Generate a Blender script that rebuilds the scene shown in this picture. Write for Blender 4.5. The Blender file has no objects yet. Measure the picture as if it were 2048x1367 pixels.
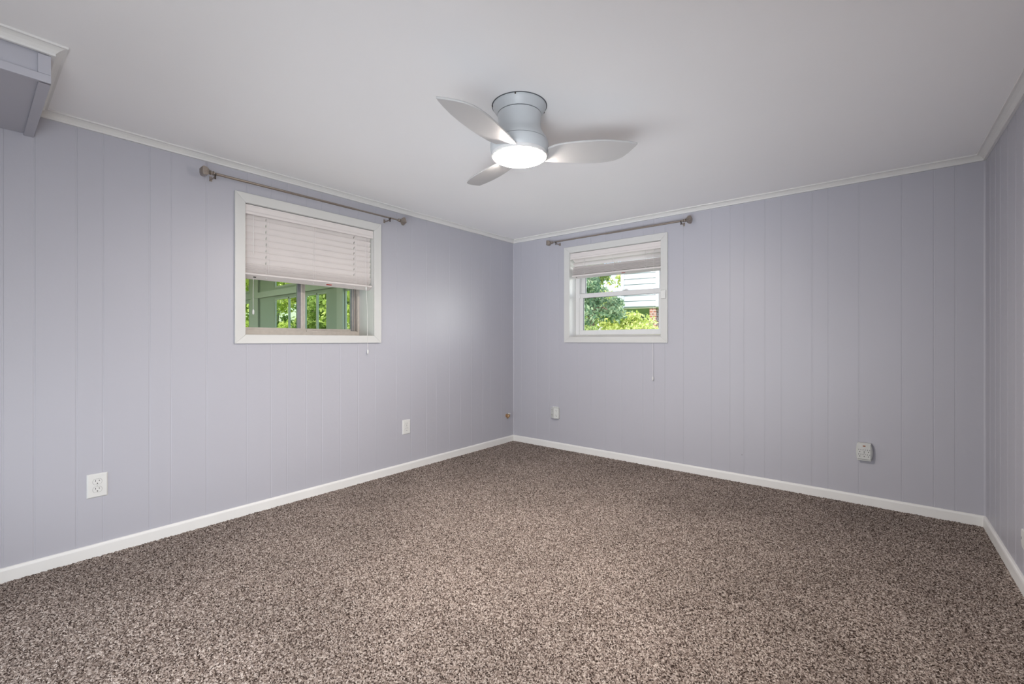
import bpy, bmesh, math, random
import numpy as np
from mathutils import Vector, Matrix

random.seed(11)
S = bpy.context.scene
COL = S.collection
R = math.radians

# ------------------------------------------------------------------ camera
CAM = (3.036, -3.749, 1.084)
cam_d = bpy.data.cameras.new('camera')
cam = bpy.data.objects.new('camera', cam_d)
COL.objects.link(cam)
cam.location = CAM
yaw = math.atan2(0.6319, 0.7751)
cam.rotation_euler = (R(90), 0, yaw)
cam_d.sensor_width = 36.0
cam_d.lens = 890.0 / 2048.0 * 36.0
cam_d.shift_y = -3.5 / 2048.0
cam_d.clip_start = 0.02
cam_d.clip_end = 300
S.camera = cam

# ------------------------------------------------------------------ view, sky, sun
S.view_settings.view_transform = 'Standard'
S.view_settings.look = 'None'
S.view_settings.gamma = 1.0
S.view_settings.exposure = 0.0
S.view_settings.use_curve_mapping = False

w = bpy.data.worlds.new('world')
S.world = w
w.use_nodes = True
nt = w.node_tree
nt.nodes.clear()
sky = nt.nodes.new('ShaderNodeTexSky')
sky.sky_type = 'NISHITA'
sky.sun_disc = False
sky.sun_elevation = R(48)
sky.sun_rotation = R(200)
sky.air_density = 1.0
sky.dust_density = 2.5
bg = nt.nodes.new('ShaderNodeBackground')
bg.inputs['Strength'].default_value = 0.55
wo = nt.nodes.new('ShaderNodeOutputWorld')
nt.links.new(sky.outputs[0], bg.inputs[0])
nt.links.new(bg.outputs[0], wo.inputs[0])

sun_d = bpy.data.lights.new('sun', 'SUN')
sun_d.energy = 4.4
sun_d.angle = R(0.6)
sun_d.color = (1.0, 0.95, 0.86)
sun = bpy.data.objects.new('sun', sun_d)
COL.objects.link(sun)
sun.rotation_euler = Vector((-0.42, 0.78, -0.95)).to_track_quat('-Z', 'Y').to_euler()

# added fill lamps, unseen behind the camera: two in the doorway to the hall, two by the photographer's corner
def area_lamp(name, energy, sx, sy, loc, tilt, turn, spread, colour=(0.89, 0.94, 1.0)):
    d = bpy.data.lights.new(name, 'AREA')
    d.shape = 'RECTANGLE'
    d.size, d.size_y, d.energy = sx, sy, energy
    d.color = colour
    d.spread = R(spread)
    o = bpy.data.objects.new(name, d)
    COL.objects.link(o)
    o.location = loc
    o.rotation_euler = (R(tilt), 0, R(turn))
area_lamp('doorway_fill', 17.1, 2.4, 0.6, (1.6, -4.28, 0.45), 90, 0, 120)
area_lamp('side_fill', 18.8, 0.9, 1.6, (2.9, -4.1, 0.95), 90, 60, 120)
area_lamp('ceiling_fill', 3.4, 1.5, 0.9, (2.5, -4.26, 0.5), 112, 25, 45)
area_lamp('corner_fill', 3.2, 0.7, 0.7, (3.05, -4.15, 0.45), 112, 15, 50)

# added lamp in the side yard in place of open sky, reaching the left wall through the double hung window
area_lamp('yard_fill', 100.0, 1.7, 1.3, (3.2, 2.2, 1.78), 90, 136, 180, (1.0, 0.97, 0.93))

LAMP_EMIT = 305.0

# ------------------------------------------------------------------ materials
def mat(name, rgb, rough=0.5, metal=0.0, spec=0.5, bump=None, var=None, coat=0.0):
    m = bpy.data.materials.new(name)
    m.use_nodes = True
    n = m.node_tree.nodes
    l = m.node_tree.links
    b = n['Principled BSDF']
    b.inputs['Base Color'].default_value = (*rgb, 1)
    b.inputs['Roughness'].default_value = rough
    b.inputs['Metallic'].default_value = metal
    b.inputs['Specular IOR Level'].default_value = spec
    b.inputs['Coat Weight'].default_value = coat
    tc = n.new('ShaderNodeTexCoord')
    if var:
        scale, amt = var
        no = n.new('ShaderNodeTexNoise')
        no.inputs['Scale'].default_value = scale
        no.inputs['Detail'].default_value = 4
        l.new(tc.outputs['Object'], no.inputs['Vector'])
        cr = n.new('ShaderNodeValToRGB')
        cr.color_ramp.elements[0].position = 0.3
        cr.color_ramp.elements[1].position = 0.7
        cr.color_ramp.elements[0].color = (*[c * (1 - amt) for c in rgb], 1)
        cr.color_ramp.elements[1].color = (*[min(1, c * (1 + amt)) for c in rgb], 1)
        l.new(no.outputs['Fac'], cr.inputs['Fac'])
        l.new(cr.outputs['Color'], b.inputs['Base Color'])
    if bump:
        scale, st, dist = bump
        no = n.new('ShaderNodeTexNoise')
        no.inputs['Scale'].default_value = scale
        no.inputs['Detail'].default_value = 3
        l.new(tc.outputs['Object'], no.inputs['Vector'])
        bp = n.new('ShaderNodeBump')
        bp.inputs['Strength'].default_value = st
        bp.inputs['Distance'].default_value = dist
        l.new(no.outputs['Fac'], bp.inputs['Height'])
        l.new(bp.outputs['Normal'], b.inputs['Normal'])
    return m

M = {}
M['wall'] = mat('lavender_paint', (0.455, 0.453, 0.498), 0.42, spec=0.5, bump=(38, 0.10, 0.004), var=(1.3, 0.012))
M['ceiling'] = mat('ceiling_paint', (0.915, 0.912, 0.912), 0.75, spec=0.25, bump=(9, 0.12, 0.004), var=(1.1, 0.012))
M['trim'] = mat('white_trim_paint', (0.74, 0.735, 0.715), 0.38, var=(6, 0.02))
M['casing'] = mat('white_casing_paint', (0.63, 0.628, 0.61), 0.38, var=(6, 0.02))
M['base'] = mat('white_baseboard_paint', (0.80, 0.795, 0.775), 0.38, var=(6, 0.02))
M['vinyl'] = mat('white_vinyl', (0.70, 0.695, 0.69), 0.35, var=(9, 0.01))
M['blind'] = mat('blind_white', (0.72, 0.675, 0.655), 0.42, var=(12, 0.012))
M['cord'] = mat('white_cord', (0.78, 0.76, 0.74), 0.8, var=(200, 0.05))
M['plastic'] = mat('white_plastic', (0.70, 0.70, 0.68), 0.32, var=(30, 0.01))
M['plastic_grey'] = mat('pale_grey_plastic', (0.58, 0.59, 0.575), 0.38, var=(60, 0.02))
M['gap'] = mat('shadow_grey_plastic', (0.40, 0.40, 0.385), 0.5, var=(60, 0.02))  # darker grey paints in the shade round the outlet receptacles
M['black'] = mat('black_slot', (0.012, 0.012, 0.012), 0.6, var=(40, 0.1))
M['gasket'] = mat('dark_gasket', (0.03, 0.03, 0.033), 0.5, var=(40, 0.1))
M['alu'] = mat('brown_grey_aluminium', (0.56, 0.51, 0.46), 0.4, 0.1, var=(40, 0.06))
M['alu_dark'] = mat('dark_grey_aluminium', (0.24, 0.24, 0.26), 0.4, 0.3, var=(40, 0.08))
M['nickel'] = mat('brushed_nickel', (0.36, 0.315, 0.275), 0.36, 0.9, var=(80, 0.08))
M['nickel_dark'] = mat('dark_nickel', (0.12, 0.10, 0.085), 0.3, 0.9, var=(80, 0.08))
M['fan'] = mat('white_fan_enamel', (0.52, 0.545, 0.56), 0.36, coat=0.0, var=(8, 0.01))
M['fan_groove'] = mat('fan_groove_dark', (0.10, 0.11, 0.12), 0.4, var=(8, 0.05))
M['blade'] = mat('silver_blade', (0.48, 0.475, 0.47), 0.45, spec=0.5, var=(5, 0.015))
M['brass'] = mat('brass', (0.55, 0.36, 0.20), 0.4, 0.75, var=(90, 0.1))
M['amber'] = mat('amber_switch', (0.30, 0.12, 0.06), 0.3, var=(90, 0.1))
M['red'] = mat('red_label', (0.45, 0.03, 0.03), 0.5, var=(90, 0.1))
M['siding'] = mat('white_siding', (0.47, 0.50, 0.54), 0.55, var=(3, 0.02))
M['soffit_out'] = mat('soffit_beige', (0.62, 0.58, 0.44), 0.6, var=(3, 0.04))
M['bark'] = mat('bark', (0.22, 0.15, 0.10), 0.85, bump=(30, 0.6, 0.02), var=(14, 0.3))
M['bark_pale'] = mat('pale_bark', (0.52, 0.44, 0.33), 0.8, bump=(30, 0.5, 0.02), var=(14, 0.2))
M['lawn'] = mat('lawn', (0.10, 0.20, 0.04), 0.9, bump=(40, 0.8, 0.03), var=(5, 0.35))
M['sunroom_wall'] = mat('sunroom_white', (0.56, 0.60, 0.57), 0.5, var=(3, 0.02))
M['sunroom_floor'] = mat('sunroom_floor', (0.35, 0.30, 0.24), 0.5, var=(6, 0.1))

def leaf_mat(name, rgb, rgb2):
    m = bpy.data.materials.new(name)
    m.use_nodes = True
    n = m.node_tree.nodes
    l = m.node_tree.links
    n.clear()
    out = n.new('ShaderNodeOutputMaterial')
    geo = n.new('ShaderNodeNewGeometry')
    cr = n.new('ShaderNodeValToRGB')
    cr.color_ramp.elements[0].color = (*rgb, 1)
    cr.color_ramp.elements[1].color = (*rgb2, 1)
    l.new(geo.outputs['Random Per Island'], cr.inputs['Fac'])
    d = n.new('ShaderNodeBsdfDiffuse')
    t = n.new('ShaderNodeBsdfTranslucent')
    mx = n.new('ShaderNodeMixShader')
    mx.inputs[0].default_value = 0.42
    l.new(cr.outputs[0], d.inputs[0])
    l.new(cr.outputs[0], t.inputs[0])
    l.new(d.outputs[0], mx.inputs[1])
    l.new(t.outputs[0], mx.inputs[2])
    l.new(mx.outputs[0], out.inputs[0])
    return m

M['leaf_teal'] = leaf_mat('leaf_deep_green', (0.14, 0.26, 0.15), (0.50, 0.58, 0.36))
M['leaf_yellow'] = leaf_mat('leaf_yellow_green', (0.42, 0.52, 0.10), (0.90, 0.90, 0.42))
M['leaf_mid'] = leaf_mat('leaf_mid_green', (0.22, 0.34, 0.09), (0.66, 0.70, 0.30))

def glass(name, tint, refl=0.5):
    m = bpy.data.materials.new(name)
    m.use_nodes = True
    n = m.node_tree.nodes
    l = m.node_tree.links
    n.clear()
    out = n.new('ShaderNodeOutputMaterial')
    tr = n.new('ShaderNodeBsdfTransparent')
    tr.inputs[0].default_value = (*tint, 1)
    gl = n.new('ShaderNodeBsdfGlossy')
    gl.inputs['Roughness'].default_value = 0.0
    fr = n.new('ShaderNodeFresnel')
    fr.inputs[0].default_value = 1.45
    mu = n.new('ShaderNodeMath')
    mu.operation = 'MULTIPLY'
    mu.inputs[1].default_value = refl
    mx = n.new('ShaderNodeMixShader')
    l.new(fr.outputs[0], mu.inputs[0])
    l.new(mu.outputs[0], mx.inputs[0])
    l.new(tr.outputs[0], mx.inputs[1])
    l.new(gl.outputs[0], mx.inputs[2])
    l.new(mx.outputs[0], out.inputs[0])
    return m

M['glass_green'] = glass('green_tinted_glass', (0.74, 0.82, 0.70))
M['glass_clear'] = glass('clear_glass', (0.95, 0.97, 0.97))

def lamp_glass():
    m = bpy.data.materials.new('lit_lamp_glass')
    m.use_nodes = True
    n = m.node_tree.nodes
    l = m.node_tree.links
    n.clear()
    out = n.new('ShaderNodeOutputMaterial')
    e = n.new('ShaderNodeEmission')
    e.inputs[0].default_value = (1.0, 0.91, 0.82, 1)
    e.inputs[1].default_value = LAMP_EMIT
    l.new(e.outputs[0], out.inputs[0])
    return m
M['lamp'] = lamp_glass()

def brick_mat():
    m = bpy.data.materials.new('brick')
    m.use_nodes = True
    n = m.node_tree.nodes
    l = m.node_tree.links
    b = n['Principled BSDF']
    b.inputs['Roughness'].default_value = 0.85
    tc = n.new('ShaderNodeTexCoord')
    mp = n.new('ShaderNodeMapping')
    mp.inputs['Rotation'].default_value = (R(90), 0, 0)
    br = n.new('ShaderNodeTexBrick')
    br.inputs['Scale'].default_value = 1.0
    br.inputs['Brick Width'].default_value = 0.11
    br.inputs['Row Height'].default_value = 0.07
    br.inputs['Mortar Size'].default_value = 0.007
    br.inputs['Color1'].default_value = (0.36, 0.14, 0.09, 1)
    br.inputs['Color2'].default_value = (0.25, 0.11, 0.08, 1)
    br.inputs['Mortar'].default_value = (0.55, 0.48, 0.44, 1)
    l.new(tc.outputs['Object'], mp.inputs[0])
    l.new(mp.outputs[0], br.inputs['Vector'])
    l.new(br.outputs['Color'], b.inputs['Base Color'])
    return m
M['brick'] = brick_mat()

def carpet_mat():
    m = bpy.data.materials.new('carpet')
    m.use_nodes = True
    n = m.node_tree.nodes
    l = m.node_tree.links
    b = n['Principled BSDF']
    b.inputs['Roughness'].default_value = 0.95
    b.inputs['Specular IOR Level'].default_value = 0.08
    tc = n.new('ShaderNodeTexCoord')
    nz = n.new('ShaderNodeTexNoise')          # twist of the yarn: warps the tuft cells
    nz.inputs['Scale'].default_value = 180
    nz.inputs['Detail'].default_value = 2
    l.new(tc.outputs['Object'], nz.inputs['Vector'])
    wm = n.new('ShaderNodeVectorMath')
    wm.operation = 'MULTIPLY_ADD'
    wm.inputs[1].default_value = (0.0055, 0.0055, 0.0)
    l.new(nz.outputs['Color'], wm.inputs[0])
    l.new(tc.outputs['Object'], wm.inputs[2])
    vo = n.new('ShaderNodeTexVoronoi')
    vo.inputs['Scale'].default_value = 240
    l.new(wm.outputs[0], vo.inputs['Vector'])
    sp = n.new('ShaderNodeSeparateColor')
    l.new(vo.outputs['Color'], sp.inputs[0])
    cr = n.new('ShaderNodeValToRGB')
    cr.color_ramp.interpolation = 'LINEAR'
    e = cr.color_ramp.elements
    e[0].position = 0.0
    e[0].color = (0.035, 0.022, 0.017, 1)
    e[1].position = 1.0
    e[1].color = (0.78, 0.69, 0.625, 1)
    for p, c in ((0.16, (0.085, 0.062, 0.053)), (0.38, (0.25, 0.195, 0.168)), (0.68, (0.46, 0.38, 0.335))):
        q = e.new(p)
        q.color = (*c, 1)
    l.new(sp.outputs[0], cr.inputs['Fac'])
    # brushed patches of the pile: yarn tips against dark yarn sides
    n2 = n.new('ShaderNodeTexNoise')
    n2.inputs['Scale'].default_value = 1.6
    n2.inputs['Detail'].default_value = 5
    n2.inputs['Roughness'].default_value = 0.6
    l.new(tc.outputs['Object'], n2.inputs['Vector'])
    mr = n.new('ShaderNodeMapRange')
    mr.inputs['From Min'].default_value = 0.3
    mr.inputs['From Max'].default_value = 0.7
    mr.inputs['To Min'].default_value = 0.61
    mr.inputs['To Max'].default_value = 0.83
    l.new(n2.outputs['Fac'], mr.inputs['Value'])
    mul = n.new('ShaderNodeVectorMath')
    mul.operation = 'SCALE'
    l.new(cr.outputs['Color'], mul.inputs[0])
    l.new(mr.outputs[0], mul.inputs['Scale'])
    l.new(mul.outputs[0], b.inputs['Base Color'])
    bp = n.new('ShaderNodeBump')
    bp.invert = True
    bp.inputs['Strength'].default_value = 0.5
    bp.inputs['Distance'].default_value = 0.004
    l.new(vo.outputs['Distance'], bp.inputs['Height'])
    l.new(bp.outputs['Normal'], b.inputs['Normal'])
    return m
M['carpet'] = carpet_mat()

# ------------------------------------------------------------------ mesh helpers
class MB:
    def __init__(self):
        self.v = []
        self.f = []

    def add(self, vs, fs):
        o = len(self.v)
        self.v += [tuple(p) for p in vs]
        self.f += [tuple(i + o for i in f) for f in fs]
        return self

    def box(self, x0, x1, y0, y1, z0, z1, mtx=None):
        x0, x1 = sorted((x0, x1)); y0, y1 = sorted((y0, y1)); z0, z1 = sorted((z0, z1))
        vs = [Vector((x, y, z)) for z in (z0, z1) for y in (y0, y1) for x in (x0, x1)]
        if mtx is not None:
            vs = [mtx @ v for v in vs]
        return self.add(vs, [(0, 2, 3, 1), (4, 5, 7, 6), (0, 1, 5, 4), (2, 6, 7, 3), (0, 4, 6, 2), (1, 3, 7, 5)])

    def prism(self, poly, a, b, f):
        """poly: 2-D outline counter-clockwise, f(p, q, s) -> xyz at sweep value s"""
        n = len(poly)
        vs = [f(p, q, a) for p, q in poly] + [f(p, q, b) for p, q in poly]
        fs = [tuple(range(n - 1, -1, -1)), tuple(range(n, 2 * n))]
        fs += [(i, (i + 1) % n, (i + 1) % n + n, i + n) for i in range(n)]
        return self.add(vs, fs)

    def lathe(self, prof, seg=48, mtx=None, cap=True):
        """prof: (r, z) list, around z"""
        vs = []
        for r, z in prof:
            for k in range(seg):
                a = 2 * math.pi * k / seg
                vs.append(Vector((r * math.cos(a), r * math.sin(a), z)))
        if mtx is not None:
            vs = [mtx @ v for v in vs]
        fs = []
        for i in range(len(prof) - 1):
            for k in range(seg):
                k2 = (k + 1) % seg
                fs.append((i * seg + k, i * seg + k2, (i + 1) * seg + k2, (i + 1) * seg + k))
        if cap:
            fs.append(tuple(range(seg - 1, -1, -1)))
            fs.append(tuple((len(prof) - 1) * seg + k for k in range(seg)))
        return self.add(vs, fs)

    def tube(self, pts, r, seg=8):
        pts = [Vector(p) for p in pts]
        rs = r if isinstance(r, (list, tuple)) else [r] * len(pts)
        vs = []
        for i, p in enumerate(pts):
            d = (pts[min(i + 1, len(pts) - 1)] - pts[max(i - 1, 0)]).normalized()
            u = d.orthogonal().normalized() if i == 0 else (u - d * u.dot(d)).normalized()
            v2 = d.cross(u)
            for k in range(seg):
                a = 2 * math.pi * k / seg
                vs.append(p + (u * math.cos(a) + v2 * math.sin(a)) * rs[i])
        fs = []
        for i in range(len(pts) - 1):
            for k in range(seg):
                k2 = (k + 1) % seg
                fs.append((i * seg + k, i * seg + k2, (i + 1) * seg + k2, (i + 1) * seg + k))
        fs.append(tuple(range(seg - 1, -1, -1)))
        fs.append(tuple((len(pts) - 1) * seg + k for k in range(seg)))
        return self.add(vs, fs)

    def build(self, name, m, parent=None, bevel=0.0, smooth=False, segs=2):
        me = bpy.data.meshes.new(name)
        me.from_pydata(self.v, [], self.f)
        me.materials.append(m)
        bm = bmesh.new()
        bm.from_mesh(me)
        bmesh.ops.recalc_face_normals(bm, faces=bm.faces)
        bm.to_mesh(me)
        bm.free()
        o = bpy.data.objects.new(name, me)
        COL.objects.link(o)
        if bevel:
            b = o.modifiers.new('bevel', 'BEVEL')
            b.width = bevel
            b.segments = segs
            b.limit_method = 'ANGLE'
            b.angle_limit = R(35)
        if smooth:
            for p in me.polygons:
                p.use_smooth = True
            try:
                me.set_sharp_from_angle(angle=R(32))
            except Exception:
                pass
        if parent:
            o.parent = parent
        return o

def local(o, root):
    """keep world-space mesh data under an Empty placed at the thing's base"""
    o.parent = root
    o.matrix_parent_inverse = Matrix.Translation(-Vector(root.location))
    return o

def thing(name, label, cat, loc, group=None):
    o = bpy.data.objects.new(name, None)
    COL.objects.link(o)
    o.location = loc
    o.empty_display_size = 0.1
    o['label'] = label
    o['category'] = cat
    if group:
        o['group'] = group
    return o

def tag(o, label, cat, group=None):
    o['label'] = label
    o['category'] = cat
    if group:
        o['group'] = group
    return o

def struct(o):
    o['kind'] = 'structure'
    return o

def structure_empty(name, loc):
    o = bpy.data.objects.new(name, None)
    COL.objects.link(o)
    o.location = loc
    o.empty_display_size = 0.1
    o['kind'] = 'structure'
    return o

# ------------------------------------------------------------------ room shell
W = 3.537          # room width, left wall x=0, right wall x=W
Y0 = -4.22         # wall behind the camera
HC = 2.165         # ceiling
ROOT = 0.0
TH = 0.27          # thickness of the left (block) wall
# window openings
A0, A1, AZ0, AZ1 = -2.654, -1.737, 1.118, 1.940      # window 1, in the left wall (y range)
B0, B1, BZ0, BZ1 = 0.715, 1.622, 1.116, 1.938        # window 2, in the back wall (x range)

def groove_profile(a, b, grooves, depth=0.0011, wd=0.0080):
    pts = [(a, 0.0)]
    for g in sorted(grooves):
        if a + 0.02 < g < b - 0.02:
            pts += [(g - wd / 2, 0.0), (g - wd / 2 + 0.0015, -depth), (g + wd / 2 - 0.0015, -depth), (g + wd / 2, 0.0)]
    pts.append((b, 0.0))
    return pts

def panelled(name, a, b, hole, grooves, f, thick):
    m = MB()
    bands = [(0.0, HC + 0.05, a, b)]
    if hole:
        h0, h1, z0, z1 = hole
        bands = [(0.0, z0, a, b), (z1, HC + 0.05, a, b), (z0, z1, a, h0), (z0, z1, h1, b)]
    for z0, z1, p0, p1 in bands:
        front = groove_profile(p0, p1, grooves)
        poly = front + [(p1, -thick), (p0, -thick)]
        m.prism(poly, z0, z1, f)
    return struct(m.build(name, M['wall']))

GL = [-3.74, -3.646, -3.549, -3.407, -3.31, -3.123, -3.029, -2.859, -2.642, -2.499, -2.398, -2.267, -2.156, -2.02,
      -1.87, -1.72, -1.522, -1.375, -1.21, -1.10, -0.94, -0.80, -0.65, -0.49, -0.38, -0.20]
GB = [0.11, 0.31, 0.47, 0.58, 0.80, 0.95, 1.10, 1.264, 1.46, 1.56, 1.656, 1.81, 2.03, 2.164, 2.263, 2.404, 2.51,
      2.695, 2.789, 2.955, 3.17, 3.317, 3.411]
GR = [-0.12, -0.26, -0.38, -0.55, -0.71, -0.84, -0.98, -1.2, -1.4, -1.6, -1.8, -2.0, -2.2, -2.4, -2.7, -3.0, -3.3, -3.6, -3.9]
panelled('wall_left', Y0, 0.0, (A0, A1, AZ0, AZ1), GL, lambda p, q, s: (q, p, s), TH)
panelled('wall_back', -TH, W + 0.12, (B0, B1, BZ0, BZ1), GB, lambda p, q, s: (p, -q, s), 0.17)
panelled('wall_right', Y0, 0.0, None, GR, lambda p, q, s: (W - q, p, s), 0.12)
# wall behind the camera with an open doorway into the hall
m = MB()
m.box(-TH, 0.35, Y0 - 0.12, Y0, 0, HC + 0.05)
m.box(2.85, W + 0.12, Y0 - 0.12, Y0, 0, HC + 0.05)
m.box(0.35, 2.85, Y0 - 0.12, Y0, 2.03, HC + 0.05)
struct(m.build('wall_front', M['wall']))
m = MB()
m.box(-TH, W + 0.12, Y0 - 0.12, 0.17, HC, HC + 0.12)
struct(m.build('ceiling', M['ceiling']))

# the hall beyond the doorway
m = MB()
m.box(-TH, W + 0.12, -5.7, -5.6, 0, HC + 0.05)
m.box(-TH, -0.15, -5.6, Y0 - 0.12, 0, HC + 0.05)
m.box(W, W + 0.12, -5.6, Y0 - 0.12, 0, HC + 0.05)
struct(m.build('wall_hall', M['wall']))
m = MB().box(-TH, W + 0.12, -5.7, Y0 - 0.12, HC, HC + 0.12)
struct(m.build('ceiling_hall', M['ceiling']))
m = MB().box(-TH, W + 0.12, -5.7, Y0, -0.06, -0.006)
struct(m.build('floor_hall', M['trim']))

# carpet: one sheet of irregular tufts
def carpet():
    st = 0.0045
    x0, x1, y0, y1 = 0.0, W, Y0, 0.0
    nx = int((x1 - x0) / st) + 1
    ny = int((y1 - y0) / st) + 1
    rng = np.random.default_rng(3)
    xs = np.linspace(x0, x1, nx)
    ys = np.linspace(y0, y1, ny)
    X, Y = np.meshgrid(xs, ys)
    X = X + rng.uniform(-0.0018, 0.0018, X.shape)
    Y = Y + rng.uniform(-0.0022, 0.0022, Y.shape)
    X = np.clip(X, x0, x1)
    Y = np.clip(Y, y0, y1)
    Z = rng.uniform(-0.0055, 0.0025, X.shape)
    co = np.stack([X, Y, Z], -1).reshape(-1, 3).astype(np.float32)
    idx = np.arange(nx * ny, dtype=np.int32).reshape(ny, nx)
    q = np.stack([idx[:-1, :-1], idx[:-1, 1:], idx[1:, 1:], idx[1:, :-1]], -1).reshape(-1)
    nf = (nx - 1) * (ny - 1)
    me = bpy.data.meshes.new('floor')
    me.vertices.add(nx * ny)
    me.vertices.foreach_set('co', co.ravel())
    me.loops.add(nf * 4)
    me.loops.foreach_set('vertex_index', q)
    me.polygons.add(nf)
    me.polygons.foreach_set('loop_start', np.arange(0, nf * 4, 4, dtype=np.int32))
    me.polygons.foreach_set('use_smooth', np.ones(nf, dtype=bool))
    me.update(calc_edges=True)
    me.materials.append(M['carpet'])
    o = bpy.data.objects.new('floor', me)
    COL.objects.link(o)
    return struct(o)
carpet()

# soffit along the left wall, above the near end
SX, SY, SZ = 0.683, -3.551, 2.029
m = MB()
m.box(0.0, SX - 0.010, Y0, SY - 0.006, SZ + 0.006, HC + 0.02)
sof = struct(m.build('trim_soffit', M['wall']))
sof.name = 'trim_1'
def struct_child(mb, name, matl, par, bevel=0.0015):
    o = mb.build(name, matl, par, bevel=bevel)
    return o
m = MB()
m.box(SX - 0.010, SX + 0.006, Y0, SY, SZ - 0.003, SZ + 0.026)              # lower strip of the side face
struct_child(m, 'batten', M['wall'], sof)
m = MB()
m.box(SX - 0.010, SX, SY - 0.034, SY, SZ + 0.0285, 2.128)              # upright batten at the end
struct_child(m, 'batten', M['wall'], sof)
m = MB()
m.box(0.0, SX - 0.002, SY - 0.032, SY, SZ - 0.003, SZ + 0.006)               # strip under the end edge
struct_child(m, 'batten', M['wall'], sof)
m = MB()
m.box(0.0, SX - 0.002, SY - 0.006, SY, SZ + 0.006, HC)
struct_child(m, 'end_panel', M['wall'], sof)

# crown moulding: cove profile (d = distance out from wall, z below ceiling)
CROWN = [(0, 0), (0.042, 0), (0.042, -0.0075), (0.0335, -0.0080), (0.0275, -0.011), (0.0205, -0.016), (0.0150, -0.022),
         (0.0110, -0.0265), (0.0110, -0.035), (0, -0.035)]
def crown(name, p0, p1, inward, mit0=0, mit1=0):
    """p0->p1 along the wall, inward = unit normal into the room; mitres in units of d"""
    p0 = Vector((*p0, HC)); p1 = Vector((*p1, HC))
    d = (p1 - p0).normalized()
    n = Vector((*inward, 0))
    vs = []
    for base, k in ((p0, mit0), (p1, -mit1)):
        for q, z in CROWN:
            vs.append(base + n * q + d * (q * k) + Vector((0, 0, z)))
    c = len(CROWN)
    mb = MB()
    mb.add(vs, [tuple(range(c)), tuple(range(2 * c - 1, c - 1, -1))] + [(i, i + c, (i + 1) % c + c, (i + 1) % c) for i in range(c)])
    return struct(mb.build(name, M['trim'], smooth=False))
crown('trim_2', (0, SY), (0, 0), (1, 0), 1, 1)
crown('trim_3', (0, 0), (W, 0), (0, -1), 1, 1)
crown('trim_4', (W, 0), (W, Y0), (-1, 0), 1, 0)
crown('trim_5', (SX, Y0), (SX, SY), (1, 0), 0, -1)
crown('trim_6', (SX, SY), (0, SY), (0, 1), -1, 1)

# baseboards with rounded top
def baseboard(name, a, b, f):
    h, t = 0.062, 0.013
    poly = [(0, -0.01), (t, -0.01), (t, h - 0.012), (t - 0.002, h - 0.005), (t - 0.006, h - 0.001), (0.002, h), (0, h)]
    mb = MB().prism(poly, a, b, f)
    return struct(mb.build(name, M['base'], smooth=False))
baseboard('baseboard_left', Y0, 0.0, lambda p, q, s: (p, s, q))
baseboard('baseboard_back', 0.0, W, lambda p, q, s: (s, -p, q))
baseboard('baseboard_right', Y0, 0.0, lambda p, q, s: (W - p, s, q))

# little cove strips standing in the two corners
for i, (x, sx) in enumerate(((0.0, 1), (W, -1))):
    k = 0.009
    mb = MB()
    poly = [(0, 0), (k, 0), (k * 0.55, k * 0.2), (k * 0.2, k * 0.55), (0, k)]
    mb.prism(poly, 0.06, HC - 0.034, lambda p, q, s, x=x, sx=sx: (x + sx * p, -q, s))
    struct(mb.build('trim_%d' % (7 + i), M['wall']))

# ------------------------------------------------------------------ windows
def casing(parent, f, u0, u1, z0, z1, wd=0.060, t=0.016):
    """mitred flat casing round an opening; f(u, d, z) maps to the room, d = out from the wall"""
    o0, o1, oz0, oz1 = u0 - wd, u1 + wd, z0 - wd + 0.006, z1 + wd - 0.002
    outer = [(o0, oz0), (o1, oz0), (o1, oz1), (o0, oz1)]
    inner = [(u0, z0), (u1, z0), (u1, z1), (u0, z1)]
    for k in range(4):
        a, b, c, d = outer[k], outer[(k + 1) % 4], inner[(k + 1) % 4], inner[k]
        mb = MB()
        vs = [f(p, 0.0, q) for p, q in (a, b, c, d)] + [f(p, t, q) for p, q in (a, b)] + [f(p, t - 0.004, q) for p, q in (c, d)]
        mb.add(vs, [(0, 1, 2, 3), (4, 5, 6, 7), (0, 1, 5, 4), (1, 2, 6, 5), (2, 3, 7, 6), (3, 0, 4, 7)])
        mb.build('casing_board', M['casing'], parent, bevel=0.002)

def fbox(f, u0, u1, d0, d1, z0, z1, mb=None):
    mb = mb or MB()
    vs = [f(u, d, z) for z in (z0, z1) for d in (d0, d1) for u in (u0, u1)]
    return mb.add(vs, [(0, 2, 3, 1), (4, 5, 7, 6), (0, 1, 5, 4), (2, 6, 7, 3), (0, 4, 6, 2), (1, 3, 7, 5)])

FL = lambda u, d, z: (d, u, z)          # left wall: u=y, d=+x into the room
FB = lambda u, d, z: (u, -d, z)         # back wall: u=x, d=-y into the room

# window 1: brown-grey aluminium slider, deep reveal
w1 = structure_empty('window_1', (0, 0, 0))
casing(w1, FL, A0, A1, AZ0, AZ1)
# reveal lining
mb = MB()
t = 0.006
fbox(FL, A0, A1, -0.20, 0.0, AZ0 - 0.002, AZ0 + 0.002, mb)
fbox(FL, A0, A1, -0.20, 0.0, AZ1 - 0.002, AZ1 + 0.002, mb)
fbox(FL, A0 - 0.002, A0 + 0.002, -0.20, 0.0, AZ0, AZ1, mb)
fbox(FL, A1 - 0.002, A1 + 0.002, -0.20, 0.0, AZ0, AZ1, mb)
mb.build('reveal', M['casing'], w1)
def frame_ring(f, u0, u1, d0, d1, z0, z1, wl, wr, wb, wt):
    mb = MB()
    fbox(f, u0, u1, d0, d1, z0, z0 + wb, mb)
    fbox(f, u0, u1, d0, d1, z1 - wt, z1, mb)
    fbox(f, u0, u0 + wl, d0, d1, z0 + wb, z1 - wt, mb)
    fbox(f, u1 - wr, u1, d0, d1, z0 + wb, z1 - wt, mb)
    return mb
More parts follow.
